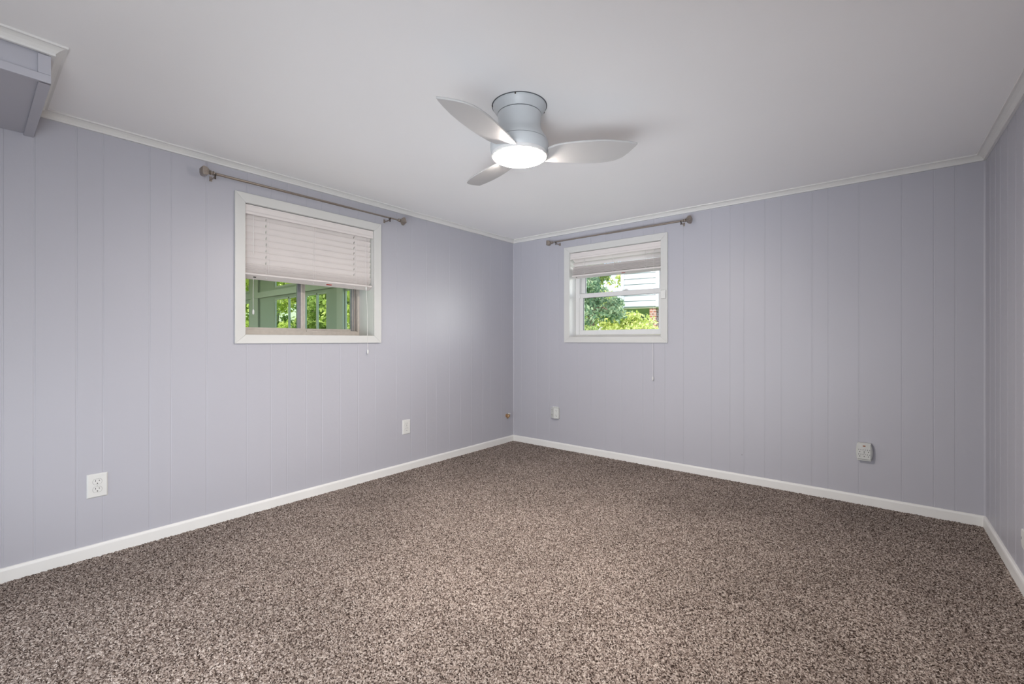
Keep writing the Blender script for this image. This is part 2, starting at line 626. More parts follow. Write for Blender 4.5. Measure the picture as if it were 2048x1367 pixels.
frame_ring(FL, A0, A1 - 0.002, -0.265, -0.195, AZ0 + 0.001, AZ1, 0.018, 0.016, 0.030, 0.02).build('window_frame', M['alu'], w1, bevel=0.0015)
FZ0, FZ1 = AZ0 + 0.031, AZ1 - 0.02
s1 = frame_ring(FL, A0 + 0.018, -2.190, -0.232, -0.214, FZ0, FZ1, 0.025, 0.014, 0.022, 0.022).build('sash', M['alu'], w1, bevel=0.001)
fbox(FL, -2.228, -2.204, -0.236, -0.216, FZ0, FZ1).build('sash_stile', M['alu_dark'], s1, bevel=0.001)
fbox(FL, A0 + 0.04, -2.204, -0.225, -0.221, FZ0 + 0.02, FZ1 - 0.02).build('pane', M['glass_green'], s1)
s2 = frame_ring(FL, -2.186, A1 - 0.020, -0.252, -0.234, FZ0, FZ1, 0.024, 0.006, 0.022, 0.022).build('sash', M['alu'], w1, bevel=0.001)
fbox(FL, -1.793, -1.765, -0.250, -0.226, FZ0 + 0.002, FZ1).build('sash_stile', M['alu_dark'], s2, bevel=0.001)
fbox(FL, -2.17, -1.78, -0.245, -0.241, FZ0 + 0.02, FZ1 - 0.02).build('pane', M['glass_green'], s2)
fbox(FL, -1.786, -1.783, -0.226, -0.220, FZ0 + 0.01, FZ1, MB()).build('track_lip', M['alu'], w1)
fbox(FL, -1.772, -1.769, -0.226, -0.218, FZ0 + 0.01, FZ1, MB()).build('track_lip', M['alu'], w1)
mb = MB()
for a, b in ((A0 + 0.018, -2.206), (-2.165, A1 - 0.02)):
    fbox(FL, a, b, -0.212, -0.200, FZ0 - 0.001, FZ0 + 0.006, mb)
mb.build('sill_track', M['alu'], w1)

# window 2: white vinyl double hung
w2 = structure_empty('window_2', (0, 0, 0))
casing(w2, FB, B0, B1, BZ0, BZ1)
mb = MB()
fbox(FB, B0, B1, -0.11, 0.0, BZ0 - 0.002, BZ0 + 0.002, mb)
fbox(FB, B0, B1, -0.11, 0.0, BZ1 - 0.002, BZ1 + 0.002, mb)
fbox(FB, B0 - 0.002, B0 + 0.002, -0.11, 0.0, BZ0, BZ1, mb)
fbox(FB, B1 - 0.002, B1 + 0.002, -0.11, 0.0, BZ0, BZ1, mb)
mb.build('reveal', M['trim'], w2)
frame_ring(FB, B0, B1, -0.175, -0.108, BZ0, BZ1, 0.036, 0.036, 0.018, 0.03).build('window_frame', M['vinyl'], w2, bevel=0.002)
mb = MB()
fbox(FB, B0 + 0.036, B0 + 0.042, -0.16, -0.112, BZ0 + 0.018, BZ1 - 0.03, mb)
fbox(FB, B1 - 0.042, B1 - 0.036, -0.16, -0.112, BZ0 + 0.018, BZ1 - 0.03, mb)
mb.build('balance_track', M['vinyl'], w2)
ls = frame_ring(FB, B0 + 0.042, B1 - 0.042, -0.138, -0.114, BZ0 + 0.019, 1.545, 0.040, 0.024, 0.048, 0.044).build('lower_sash', M['vinyl'], w2, bevel=0.003)
us = frame_ring(FB, B0 + 0.042, B1 - 0.042, -0.168, -0.144, 1.510, BZ1 - 0.03, 0.048, 0.030, 0.036, 0.04).build('upper_sash', M['vinyl'], w2, bevel=0.003)
fbox(FB, B0 + 0.070, B1 - 0.060, -0.128, -0.124, BZ0 + 0.06, 1.51).build('pane', M['glass_clear'], ls)
fbox(FB, B0 + 0.075, B1 - 0.066, -0.158, -0.154, 1.53, BZ1 - 0.06).build('pane', M['glass_clear'], us)
gm = MB()
fbox(FB, B0 + 0.082, B1 - 0.066, -0.1235, -0.117, 1.4985, 1.5020, gm)
fbox(FB, B0 + 0.081, B0 + 0.0855, -0.1235, -0.117, BZ0 + 0.067, 1.5010, gm)
gm.build('gasket', M['gasket'], ls)
gm = MB()
fbox(FB, B0 + 0.0898, B0 + 0.0935, -0.1535, -0.147, 1.546, BZ1 - 0.07, gm)
gm.build('gasket', M['gasket'], us)
mb = MB()
fbox(FB, 1.215, 1.275, -0.135, -0.112, 1.545, 1.553, mb)
fbox(FB, 1.235, 1.262, -0.142, -0.118, 1.553, 1.562, mb)
mb.build('sash_lock', M['vinyl'], ls, bevel=0.002)
fbox(FB, B0 + 0.036, B0 + 0.052, -0.113, -0.1065, 1.50, 1.53).build('tilt_latch', M['vinyl'], w2, bevel=0.001)

# ------------------------------------------------------------------ blinds
def slat_mesh(mb, f, u0, u1, zc, dc, ang, depth=0.050, cup=0.0035, holes=(), t=0.0028):
    """one slat: strip swept along u; ang = tilt (0 flat, 90 closed, room edge up)"""
    n = 6
    ca, sa = math.cos(ang), math.sin(ang)
    prof = []
    for i in range(n + 1):
        s = (i / n - 0.5) * depth
        c = cup * (1 - (2 * s / depth) ** 2)
        d = s * ca - c * sa
        z = s * sa + c * ca
        prof.append((dc + d, zc + z))
    off = (-sa * t, ca * t)
    cuts = sorted([u0, u1] + [h + e for h in holes for e in (-0.0022, 0.0022)])
    for a, b in zip(cuts[:-1], cuts[1:]):
        hole = any(a < h < b and (b - a) < 0.006 for h in holes)
        for i in range(n):
            if hole and i in (2, 3):
                continue
            p, q = prof[i], prof[i + 1]
            vs = []
            for u in (a, b):
                for k, (d, z) in enumerate((p, q, (q[0] + off[0], q[1] + off[1]), (p[0] + off[0], p[1] + off[1]))):
                    vs.append(f(u, d, z))
            mb.add(vs, [(0, 1, 2, 3), (4, 5, 6, 7), (0, 1, 5, 4), (1, 2, 6, 5), (2, 3, 7, 6), (3, 0, 4, 7)])

def tassel(root, f, u, d, z, name='cord_tassel'):
    mb = MB()
    p = f(u, d, z)
    mtx = Matrix.Translation(p)
    mb.lathe([(0.0012, 0.0), (0.0045, -0.004), (0.0065, -0.014), (0.0060, -0.030), (0.0035, -0.034), (0.0015, -0.035)], 14, mtx)
    return local(mb.build(name, M['plastic'], smooth=True), root)

def cord(root, pts, r=0.0012, name='cord'):
    return local(MB().tube(pts, r, 6).build(name, M['cord'], smooth=True), root)

def rot_box(mb, f, u0, u1, dc, zc, ang, depth, th):
    ca, sa = math.cos(ang), math.sin(ang)
    vs = []
    for s, tt in ((-depth / 2, -th / 2), (depth / 2, -th / 2), (depth / 2, th / 2), (-depth / 2, th / 2)):
        d = dc + s * ca - tt * sa
        z = zc + s * sa + tt * ca
        vs.append((d, z))
    V = [f(u0, d, z) for d, z in vs] + [f(u1, d, z) for d, z in vs]
    mb.add(V, [(0, 1, 2, 3), (4, 5, 6, 7), (0, 1, 5, 4), (1, 2, 6, 5), (2, 3, 7, 6), (3, 0, 4, 7)])

# blind in window 1: lowered halfway, slats closed
b1 = thing('window_blind', 'white slatted blind with closed slats, lowered halfway over the sliding window on the left wall', 'blind', (-0.03, (A0 + A1) / 2, 1.49))
f = FL
mb = MB()
fbox(f, A0 + 0.003, A1 - 0.004, -0.060, -0.013, 1.888, 1.932, mb)
local(mb.build('headrail', M['blind']), b1)
# curved valance
vz = [(-0.004, 1.875), (-0.0015, 1.880), (-0.001, 1.888), (-0.004, 1.898), (-0.004, 1.922), (-0.001, 1.930), (-0.001, 1.934), (-0.011, 1.934), (-0.011, 1.875)]
mb = MB().prism(vz, A0 + 0.001, A1 - 0.003, lambda p, q, s: (p, s, q))
local(mb.build('valance', M['blind'], smooth=False), b1)
mb = MB()
HS = (-2.515, -1.883)
for k in range(8):
    slat_mesh(mb, f, A0 + 0.004, A1 - 0.008, 1.866 - 0.0405 * k, -0.034, R(73), holes=HS)
for k in range(4):
    slat_mesh(mb, f, A0 + 0.004, A1 - 0.008, 1.545 - 0.009 * k, -0.034 - 0.002 * k, R(68 - 7 * k), holes=())
local(mb.build('slats', M['blind'], smooth=False), b1)
mb = MB()
rot_box(mb, f, A0 + 0.004, A1 - 0.006, -0.038, 1.492, R(27), 0.056, 0.013)
rail = local(mb.build('bottom_rail', M['blind'], bevel=0.003), b1)
def under(mb, u, w_, s0, s1, th=0.0016, dc=-0.038, zc=1.492, ang=R(27), f=FL):
    ca, sa = math.cos(ang), math.sin(ang)
    s = (s0 + s1) / 2
    tt = -0.0065 - th / 2
    rot_box(mb, f, u - w_ / 2, u + w_ / 2, dc + s * ca - tt * sa, zc + s * sa + tt * ca, ang, s1 - s0, th)
mb = MB(); under(mb, -2.585, 0.016, -0.002, 0.006)
local(mb.build('cord_hole', M['black']), b1)
mb = MB(); under(mb, -2.085, 0.040, -0.004, 0.006)
local(mb.build('warning_label', M['red']), b1)
for u in (-2.515, -2.202, -1.883):
    mb = MB(); under(mb, u, 0.010, -0.006, 0.004, 0.003)
    local(mb.build('cord_plug', M['plastic'], bevel=0.001), b1)
for u in (-2.515, -2.202, -1.883):
    mb = MB()
    for du in (-0.0075, 0.0075):
        pts = [(-0.010, u + du, 1.876), (-0.022, u + du, 1.70), (-0.014, u + du, 1.55), (-0.012, u + du, 1.515)]
        mb.tube(pts, 0.0008, 5)
    mb.tube([(-0.012, u - 0.012, 1.518), (-0.008, u, 1.512), (-0.012, u + 0.012, 1.518)], 0.0012, 5)
    local(mb.build('ladder_cord', M['cord'], smooth=True), b1)
cord(b1, [(-0.006, -1.800, 1.878), (-0.004, -1.803, 1.60), (-0.003, -1.800, 1.49), (0.012, -1.80, 1.30), (0.021, -1.806, 1.10), (0.024, -1.803, 1.012)], name='lift_cord')
local(MB().lathe([(0.002, 0.0), (0.0055, -0.003), (0.0055, -0.022), (0.004, -0.025)], 12, Matrix.Translation((-0.003, -1.800, 1.495))).build('cord_joiner', M['plastic'], smooth=True), b1)
tassel(b1, FL, -1.803, 0.024, 1.013)
cord(b1, [(-0.045, -2.588, 1.49), (-0.05, -2.588, 1.36), (-0.05, -2.587, 1.282)], name='tilt_cord')
tassel(b1, FL, -2.587, -0.05, 1.283)
cord(b1, [(-0.008, -2.600, 1.876), (-0.012, -2.600, 1.62)], 0.0015, name='tilt_wand')

# blind in window 2: raised, slats open
b2 = thing('window_blind', 'white slatted blind raised high with a thick slat stack over the double hung window', 'blind', ((B0 + B1) / 2, 0.03, 1.70))
f = FB
mb = MB()
fbox(f, B0 + 0.012, B1 - 0.005, -0.060, -0.013, 1.888, 1.930, mb)
local(mb.build('headrail', M['blind']), b2)
vz = [(-0.004, 1.872), (-0.0015, 1.877), (-0.001, 1.885), (-0.004, 1.895), (-0.004, 1.920), (-0.001, 1.928), (-0.001, 1.932), (-0.011, 1.932), (-0.011, 1.872)]
mb = MB().prism(vz, B0 + 0.003, B1 - 0.004, lambda p, q, s: (s, -p, q))
local(mb.build('valance', M['blind']), b2)
mb = MB()
for k in range(3):
    slat_mesh(mb, f, B0 + 0.018, B1 - 0.008, 1.862 - 0.0405 * k, -0.036, R(36), holes=())
for k in range(8):
    slat_mesh(mb, f, B0 + 0.018, B1 - 0.008, 1.766 - 0.0068 * k, -0.037, R(22), holes=())
local(mb.build('slats', M['blind']), b2)
mb = MB()
rot_box(mb, f, B0 + 0.016, B1 - 0.006, -0.037, 1.704, R(17), 0.058, 0.016)
local(mb.build('bottom_rail', M['blind'], bevel=0.003), b2)
for u in (0.865, 1.17, 1.481):
    mb = MB()
    for du in (-0.007, 0.007):
        mb.tube([(u + du, 0.010, 1.874), (u + du, 0.012, 1.80), (u + du, 0.009, 1.74)], 0.0009, 5)
    mb.tube([(u - 0.016, 0.010, 1.745), (u, 0.006, 1.722), (u + 0.016, 0.010, 1.745)], 0.0012, 5)
    mb.tube([(u - 0.010, 0.009, 1.735), (u, 0.006, 1.716), (u + 0.010, 0.009, 1.735)], 0.0012, 5)
    local(mb.build('ladder_cord', M['cord'], smooth=True), b2)
mb = MB(); under(mb, 1.265, 0.034, 0.004, 0.014, dc=-0.037, zc=1.7025, ang=R(17), f=FB)
local(mb.build('warning_label', M['red']), b2)
mb = MB(); under(mb, 0.775, 0.014, 0.008, 0.015, dc=-0.037, zc=1.7025, ang=R(17), f=FB)
local(mb.build('cord_hole', M['black']), b2)
cord(b2, [(1.556, 0.004, 1.872), (1.556, 0.004, 1.60), (1.557, -0.012, 1.30), (1.558, -0.020, 1.10), (1.558, -0.020, 0.772)], 0.0011, name='lift_cord')
tassel(b2, FB, 1.558, 0.020, 0.773)

# small white contact box on the right casing of window 2
mb = MB()
fbox(FB, 1.628, 1.671, 0.016, 0.031, 1.437, 1.508, mb)
o = mb.build('window_sensor', M['plastic'], bevel=0.003)
tag(o, 'small white sensor box stuck on the right casing of the double hung window', 'sensor')

# ------------------------------------------------------------------ curtain rods
def curtain_rod(label, f, u0, u1, ub0, ub1, d, z, r0, r1, usplit, wall_normal_pt):
    root = thing('curtain_rod', label, 'curtain rod', f((u0 + u1) / 2, 0.0, z), 'bronze curtain rods above the windows')
    mb = MB()
    mb.tube([f(u0, d, z), f(usplit, d, z)], r0, 16)
    local(mb.build('rod', M['nickel'], smooth=True), root)
    mb = MB()
    mb.tube([f(usplit - 0.01, d, z), f(u1, d, z)], r1, 16)
    local(mb.build('inner_rod', M['nickel'], smooth=True), root)
    for ub in (ub0, ub1):
        mb = MB()
        mb.prism([(-0.007, -0.018), (0.007, -0.018), (0.007, 0.010), (-0.007, 0.010)], 0.0, 0.004, lambda p, q, s: f(ub + p, s, z - 0.008 + q))
        mb.tube([f(ub, 0.003, z - 0.016), f(ub, d * 0.55, z - 0.018), f(ub, d, z - 0.013)], 0.0045, 10)
        br = local(mb.build('bracket', M['nickel'], smooth=True), root)
        mb = MB()                                    # cup under the rod
        n = 10
        pts = []
        for k in range(n + 1):
            a = math.pi + math.pi * k / n
            pts.append((d + 0.0105 * math.cos(a), z + 0.0105 * math.sin(a)))
        for (a, b) in zip(pts[:-1], pts[1:]):
            mb.tube([f(ub, *a), f(ub, *b)], 0.0035, 8)
        mb.tube([f(ub, d, z - 0.012), f(ub, d, z - 0.030)], [0.0035, 0.0045], 8)
        o = mb.build('bracket_cup', M['nickel_dark'], smooth=True)
        o.parent = br
    for ue, s in ((u0, -1), (u1, 1)):
        mb = MB()
        Tm = Matrix.Translation(f(ue, d, z))
        ax = (Vector(f(ue + s, d, z)) - Vector(f(ue, d, z)))
        q = ax.to_track_quat('Z', 'Y').to_matrix().to_4x4()
        neck = [(0.0095, -0.004), (0.0125, 0.0), (0.0125, 0.004), (0.008, 0.007), (0.008, 0.011), (0.014, 0.013), (0.014, 0.017), (0.009, 0.020), (0.010, 0.026)]
        mb.lathe(neck, 20, Tm @ q)
        fi = local(mb.build('finial', M['nickel'], smooth=True), root)
        mb = MB()
        # square block with stepped shoulders and a low pyramid end
        prof = [(0.011, 0.022), (0.021, 0.030), (0.021, 0.034), (0.026, 0.037), (0.029, 0.052), (0.026, 0.060), (0.014, 0.067)]
        mb.lathe([(r * 1.18, h) for r, h in prof], 4, Tm @ q @ Matrix.Rotation(R(45 if s < 0 else 20), 4, 'Z'))
        o = mb.build('finial_block', M['nickel'], bevel=0.0015)
        o.parent = fi
    return root
curtain_rod('long metal curtain rod with square finials over the sliding window on the left wall', FL, -2.846, -1.560, -2.838, -1.640, 0.078, 2.046, 0.0078, 0.0062, -1.95, None)
curtain_rod('metal curtain rod with square finials over the double hung window', FB, 0.560, 1.835, 0.600, 1.815, 0.078, 2.052, 0.0062, 0.0078, 1.15, None)

# ------------------------------------------------------------------ outlets and plug-in adapters
def sockets(root, f, u, z, d, sc=1.0, holder=None, mat_='plastic'):
    """one three-hole socket face as slots"""
    mb = MB()
    fbox(f, u - 0.0070 * sc - 0.0011, u - 0.0070 * sc + 0.0011, d - 0.003, d, z + 0.001, z + 0.009, mb)
    fbox(f, u + 0.0070 * sc - 0.0011, u + 0.0070 * sc + 0.0011, d - 0.003, d, z + 0.002, z + 0.008, mb)
    c = []
    for k in range(10):
        a = 2 * math.pi * k / 10
        c.append((u + 0.0026 * math.cos(a), z - 0.008 + 0.0028 * math.sin(a)))
    mb.prism(c, d - 0.003, d, lambda p, q, s: f(p, s, q))
    return mb

def outlet(label, f, uc, zc, w_=0.079, h=0.119):
    root = thing('wall_outlet', label, 'outlet', f(uc, 0, zc), 'duplex outlets on the left wall')
    mb = MB()
    a, b = w_ / 2, h / 2
    e = 0.005
    vs = [f(uc + x * a, 0.0, zc + y * b) for x, y in ((-1, -1), (1, -1), (1, 1), (-1, 1))]
    vs += [f(uc + x * (a - 0.0), 0.0025, zc + y * b) for x, y in ((-1, -1), (1, -1), (1, 1), (-1, 1))]
    vs += [f(uc + x * (a - e), 0.0065, zc + y * (b - e)) for x, y in ((-1, -1), (1, -1), (1, 1), (-1, 1))]
    fs = [(3, 2, 1, 0), (8, 9, 10, 11)] + [(i + j, (i + 1) % 4 + j, (i + 1) % 4 + j + 4, i + j + 4) for j in (0, 4) for i in range(4)]
    mb.add(vs, fs)
    local(mb.build('cover_plate', M['plastic'], bevel=0.0008), root)
    for s in (1, -1):
        zz = zc + s * 0.0195
        pts = []
        for k in range(28):
            an = 2 * math.pi * k / 28
            pts.append((uc + 0.0186 * math.cos(an), zz + max(-0.0148, min(0.0148, 0.0186 * math.sin(an)))))
        mb = MB().prism(pts, 0.004, 0.0067, lambda p, q, s_: f(p, s_, q))
        local(mb.build('receptacle_gap_shade', M['gap']), root)  # grey ring, the shaded outline put in as colour
        pts = []
        for k in range(28):
            an = 2 * math.pi * k / 28
            pts.append((uc + 0.0172 * math.cos(an), zz + max(-0.0135, min(0.0135, 0.0172 * math.sin(an)))))
        mb = MB().prism(pts, 0.004, 0.0085, lambda p, q, s_: f(p, s_, q))
        rc = local(mb.build('receptacle', M['plastic'], bevel=0.0006), root)
        o = sockets(root, f, uc, zz, 0.0088).build('slots', M['black'])
        o.parent = rc
        o.matrix_parent_inverse = Matrix.Identity(4)
    mb = MB()
    mb.lathe([(0.003, 0), (0.0025, 0.001), (0.0, 0.0013)], 12, Matrix.Translation(f(uc, 0.0065, zc)) @ Matrix.Rotation(R(90), 4, 'Y'), cap=False)
    local(mb.build('screw', M['plastic_grey']), root)
    return root
outlet('white duplex outlet low on the left wall at the near end, largest in view', FL, -3.332, 0.3545)
outlet('white duplex outlet low on the left wall right of the window', FL, -1.425, 0.361)

def tap_adapter():
    uc, zc = 0.550, 0.355
    root = thing('outlet_adapter', 'white plug-in multi outlet tap with two angled faces near the room corner', 'adapter', FB(uc, 0, zc))
    hw, h = 0.046, 0.052
    prof = [(-hw, 0.0), (-hw, 0.028), (-hw + 0.004, 0.032), (-0.002, 0.022), (0.002, 0.022), (hw - 0.004, 0.032), (hw, 0.028), (hw, 0.0)]
    prof = [(-hw, 0.0), (-hw, 0.022), (-0.004, 0.040), (0.004, 0.040), (hw, 0.022), (hw, 0.0)]
    mb = MB().prism(prof, zc - h, zc + h, lambda p, q, s: FB(uc + p, q, s))
    local(mb.build('adapter_body', M['plastic_grey'], bevel=0.003), root)
    tl = math.atan2(0.018, hw - 0.004)
    for side in (-1, 1):
        for dz in (0.026, -0.022):
            def g(u, d, z, side=side):
                # tilt about the middle of the face
                c = side * (hw + 0.004) / 2
                ca, sa = math.cos(tl), math.sin(tl)
                return FB(uc + c + u * ca + side * d * sa, 0.0312 + d * ca - side * u * sa, z)
            o = sockets(root, g, 0.0, zc + dz, 0.0008, 0.9).build('slots', M['black'])
            local(o, root)
    mb = MB()
    fbox(FB, uc - 0.034, uc + 0.034, -0.0, 0.006, zc + h - 0.004, zc + h + 0.010, mb)
    local(mb.build('back_plate', M['plastic_grey'], bevel=0.002), root)
tap_adapter()

def surge_block():
    uc, zc = 2.982, 0.352
    root = thing('surge_protector', 'white six outlet plug-in surge block with amber switch on the back wall', 'surge protector', FB(uc, 0, zc))
    prof = []
    H = 0.058
    n = 10
    for i in range(n + 1):
        s = -1 + 2 * i / n
        prof.append((0.043 - 0.008 * s * s, s * H))
    right = [(x, z) for x, z in prof]
    left = [(-x, z) for x, z in reversed(prof)]
    poly = right + left
    mb = MB().prism(poly, 0.0, 0.030, lambda p, q, s: FB(uc + p, s, zc + q))
    local(mb.build('block_body', M['plastic_grey'], bevel=0.003), root)
    mb = MB()
    pts = [(-0.034, -0.046), (0.034, -0.046), (0.034, 0.052), (-0.034, 0.052)]
    vs = [FB(uc + p * 1.06, 0.030, zc + q * 1.06) for p, q in pts] + [FB(uc + p, 0.038, zc + q) for p, q in pts]
    mb.add(vs, [(3, 2, 1, 0), (4, 5, 6, 7)] + [(i, (i + 1) % 4, (i + 1) % 4 + 4, i + 4) for i in range(4)])
    fp = local(mb.build('face_plate', M['plastic_grey'], bevel=0.002), root)
    for r_ in range(2):
        for c_ in range(3):
            o = sockets(root, FB, uc + (c_ - 1) * 0.0225, zc + 0.010 - r_ * 0.030, 0.0386, 0.78).build('slots', M['black'])
            o.parent = fp
    mb = MB()
    fbox(FB, uc - 0.007, uc + 0.007, 0.037, 0.0395, zc + 0.036, zc + 0.044, mb)
    local(mb.build('switch', M['amber'], bevel=0.001), root)
    mb = MB().lathe([(0.002, 0), (0.002, 0.0008)], 10, Matrix.Translation(FB(uc, 0.0382, zc - 0.006)) @ Matrix.Rotation(R(90), 4, 'X'))
    local(mb.build('screw', M['black']), root)
surge_block()

# white plug-in device on the right wall, cut by the frame
mb = MB()
FR = lambda u, d, z: (W - d, u, z)
oc = [(-0.902, 0.228), (-0.902, 0.276), (-0.908, 0.284), (-0.984, 0.284), (-0.990, 0.276), (-0.990, 0.228), (-0.972, 0.206), (-0.920, 0.206)]
mb.prism(oc, 0.0, 0.018, lambda p, q, s: FR(p, s, q))
o = mb.build('plug_in_adapter', M['plastic'], bevel=0.004)
tag(o, 'white plug-in device low on the right wall cut off by the picture edge', 'adapter')
d_ = MB()
fbox(FR, -0.918, -0.914, 0.0175, 0.0186, 0.240, 0.250, d_)
d_.build('slots', M['black'], o)

# brass fitting with white pipe stub by the corner
root = thing('pipe_valve', 'small brass fitting with a white pipe stub on the left wall near the corner', 'valve', (0.0, -0.118, 0.285))
Ry = Matrix.Rotation(R(90), 4, 'Y')
mb = MB().lathe([(0.017, 0.0), (0.017, 0.004), (0.009, 0.006), (0.009, 0.020)], 20, Matrix.Translation((0, -0.118, 0.285)) @ Ry)
mb.lathe([(0.014, 0.014), (0.0165, 0.018), (0.0165, 0.034), (0.014, 0.038)], 6, Matrix.Translation((0, -0.118, 0.285)) @ Ry)
local(mb.build('brass_body', M['brass']), root)
mb = MB().tube([(0.022, -0.118, 0.275), (0.024, -0.130, 0.262)], [0.007, 0.010], 12)
local(mb.build('outlet_nozzle', M['brass'], smooth=True), root)
mb = MB().tube([(0.020, -0.105, 0.306), (0.020, -0.084, 0.300)], [0.0075, 0.009], 12)
mb.tube([(0.020, -0.112, 0.300), (0.020, -0.104, 0.306)], 0.006, 10)
local(mb.build('pipe_stub', M['plastic'], smooth=True), root)

# nail left in the back wall
mb = MB().lathe([(0.0028, 0.0), (0.0028, 0.0015), (0.0005, 0.0022)], 10, Matrix.Translation((2.249, 0.0, 0.208)) @ Matrix.Rotation(R(90), 4, 'X'))
tag(mb.build('nail', M['nickel_dark']), 'tiny dark nail head in the back wall between the adapter and the surge block', 'nail')

# ------------------------------------------------------------------ ceiling fan
FX, FY = 1.762, -2.132
fan = thing('ceiling_fan', 'white three blade flush mount ceiling fan with a lit round light', 'ceiling fan', (FX, FY, HC))
T = Matrix.Translation((FX, FY, 0))
prof = [(0.120, HC), (0.1235, HC - 0.002), (0.1230, HC - 0.008), (0.114, HC - 0.022), (0.106, HC - 0.034), (0.1015, HC - 0.040)]
local(MB().lathe(prof, 72, T).build('canopy', M['fan'], smooth=True), fan)
local(MB().lathe([(0.1275, HC - 0.0005), (0.1275, HC - 0.0025)], 72, T).build('mounting_ring', M['fan_groove']), fan)
local(MB().lathe([(0.0985, HC - 0.038), (0.0985, HC - 0.046)], 72, T).build('groove', M['fan_groove']), fan)
prof = [(0.1005, HC - 0.0435), (0.099, HC - 0.060), (0.0975, HC - 0.085), (0.099, HC - 0.105), (0.1045, HC - 0.122), (0.1135, HC - 0.138), (0.1235, HC - 0.152), (0.1290, HC - 0.163), (0.1315, HC - 0.1705)]
mh = local(MB().lathe(prof, 72, T).build('motor_housing', M['fan'], smooth=True), fan)
local(MB().lathe([(0.1295, HC - 0.169), (0.1295, HC - 0.176)], 72, T).build('groove', M['fan_groove']), fan)
prof = [(0.1325, HC - 0.1728), (0.1350, HC - 0.182), (0.1352, HC - 0.192), (0.1340, HC - 0.205), (0.1315, HC - 0.215), (0.1280, HC - 0.2215)]
local(MB().lathe(prof, 72, T).build('blade_hub', M['fan'], smooth=True), fan)
prof = [(0.120, HC - 0.219), (0.1275, HC - 0.221), (0.1290, HC - 0.230), (0.1275, HC - 0.236), (0.1215, HC - 0.2375), (0.1195, HC - 0.232), (0.1190, HC - 0.224)]
local(MB().lathe(prof, 72, T, cap=False).build('light_ring', M['vinyl'], smooth=True), fan)
prof = [(0.118, HC - 0.2300), (0.1170, HC - 0.2350), (0.1125, HC - 0.2405), (0.102, HC - 0.2465), (0.087, HC - 0.2515), (0.066, HC - 0.2560), (0.040, HC - 0.2590), (0.012, HC - 0.2600), (0.001, HC - 0.2601)]
ld = local(MB().lathe(prof, 64, T).build('light_dome', M['lamp'], smooth=True), fan)
for a in (R(225), R(300), R(60)):
    mb = MB()
    c = Vector((FX + 0.124 * math.cos(a), FY + 0.124 * math.sin(a), HC - 0.006))
    mb.tube([c - Vector((math.cos(a), math.sin(a), 0)) * 0.006, c + Vector((math.cos(a), math.sin(a), 0)) * 0.003], 0.0035, 8)
    local(mb.build('screw', M['nickel_dark']), fan)

CW = [(0.118, 0.070), (0.150, 0.098), (0.200, 0.119), (0.260, 0.137), (0.330, 0.152), (0.400, 0.160), (0.460, 0.160), (0.500, 0.157), (0.526, 0.153)]
CC = [(0.520, 0.122), (0.510, 0.084), (0.495, 0.048), (0.472, 0.022), (0.435, 0.002), (0.380, -0.014), (0.310, -0.024), (0.240, -0.030), (0.180, -0.033), (0.131, -0.033)]
RTP = [(0.1335, 0.0), (0.129, 0.036)]
def blade(ang):
    out = [(u * 0.975 + 0.003, v * 0.95) for u, v in CW + CC] + RTP
    z0 = 1.940
    p = R(12)
    ca, sa = math.cos(ang), math.sin(ang)
    bm = bmesh.new()
    rows = []
    def P(u, v, dz):
        x = u * ca + v * sa
        y = u * sa - v * ca
        # twist: flatter towards the tip, slight camber across the chord
        z = z0 + math.tan(p) * v + dz
        return (FX + x, FY + y, z)
    th = 0.0045
    lo = [bm.verts.new(P(u, v, -th)) for u, v in out]
    hi = [bm.verts.new(P(u, v, th)) for u, v in out]
    n = len(out)
    bm.faces.new(lo)
    bm.faces.new(list(reversed(hi)))
    for i in range(n):
        bm.faces.new((lo[i], hi[i], hi[(i + 1) % n], lo[(i + 1) % n]))
    bmesh.ops.recalc_face_normals(bm, faces=bm.faces)
    me = bpy.data.meshes.new('blade')
    bm.to_mesh(me)
    bm.free()
    me.materials.append(M['blade'])
    o = bpy.data.objects.new('blade', me)
    COL.objects.link(o)
    b = o.modifiers.new('bevel', 'BEVEL')
    b.width = 0.0035
    b.segments = 3
    b.limit_method = 'ANGLE'
    b.angle_limit = R(50)
    for q in me.polygons:
        q.use_smooth = len(q.vertices) == 4
    return local(o, fan)
for k in (0, 1, 2):
    blade(R(10 + 39.2 + 120 * k))

# ------------------------------------------------------------------ sunroom behind the left window
GZ = 0.92
sun_room = thing('sunroom', 'white sunroom with tall windows seen through the green tinted sliding window', 'sunroom', (-4.2, -2.2, GZ))
def part(mb, name, matl, par=sun_room, bevel=0.0):
    return local(mb.build(name, matl, bevel=bevel), par)
SXL, SXR, SYN, SYS, SRZ = -8.2, -TH - 0.01, 0.0, -4.6, 2.85
def wall_with_holes(f, u0, u1, z0, z1, holes, d0, d1):
    """holes: (a, b, za, zb) grouped in columns by (a, b)"""
    mb = MB()
    cols = sorted({(h[0], h[1]) for h in holes})
    cur = u0
    for a, b in cols:
        fbox(f, cur, a, d0, d1, z0, z1, mb)
        hs = sorted([h for h in holes if (h[0], h[1]) == (a, b)], key=lambda h: h[2])
        zc = z0
        for h in hs:
            fbox(f, a, b, d0, d1, zc, h[2], mb)
            zc = h[3]
        fbox(f, a, b, d0, d1, zc, z1, mb)
        cur = b
    fbox(f, cur, u1, d0, d1, z0, z1, mb)
    return mb
FE = lambda u, d, z: (u, d, z)
EO = [(-7.75, -7.14), (-5.92, -4.83), (-4.72, -3.96), (-3.42, -2.62), (-2.2, -1.0)]
holes = [(a, b, 1.02, 1.88) for a, b in EO] + [(a, b, 2.09, 2.62) for a, b in EO]
part(wall_with_holes(FE, SXL, SXR, GZ, SRZ, holes, SYN, SYN + 0.035), 'end_wall', M['sunroom_wall'])
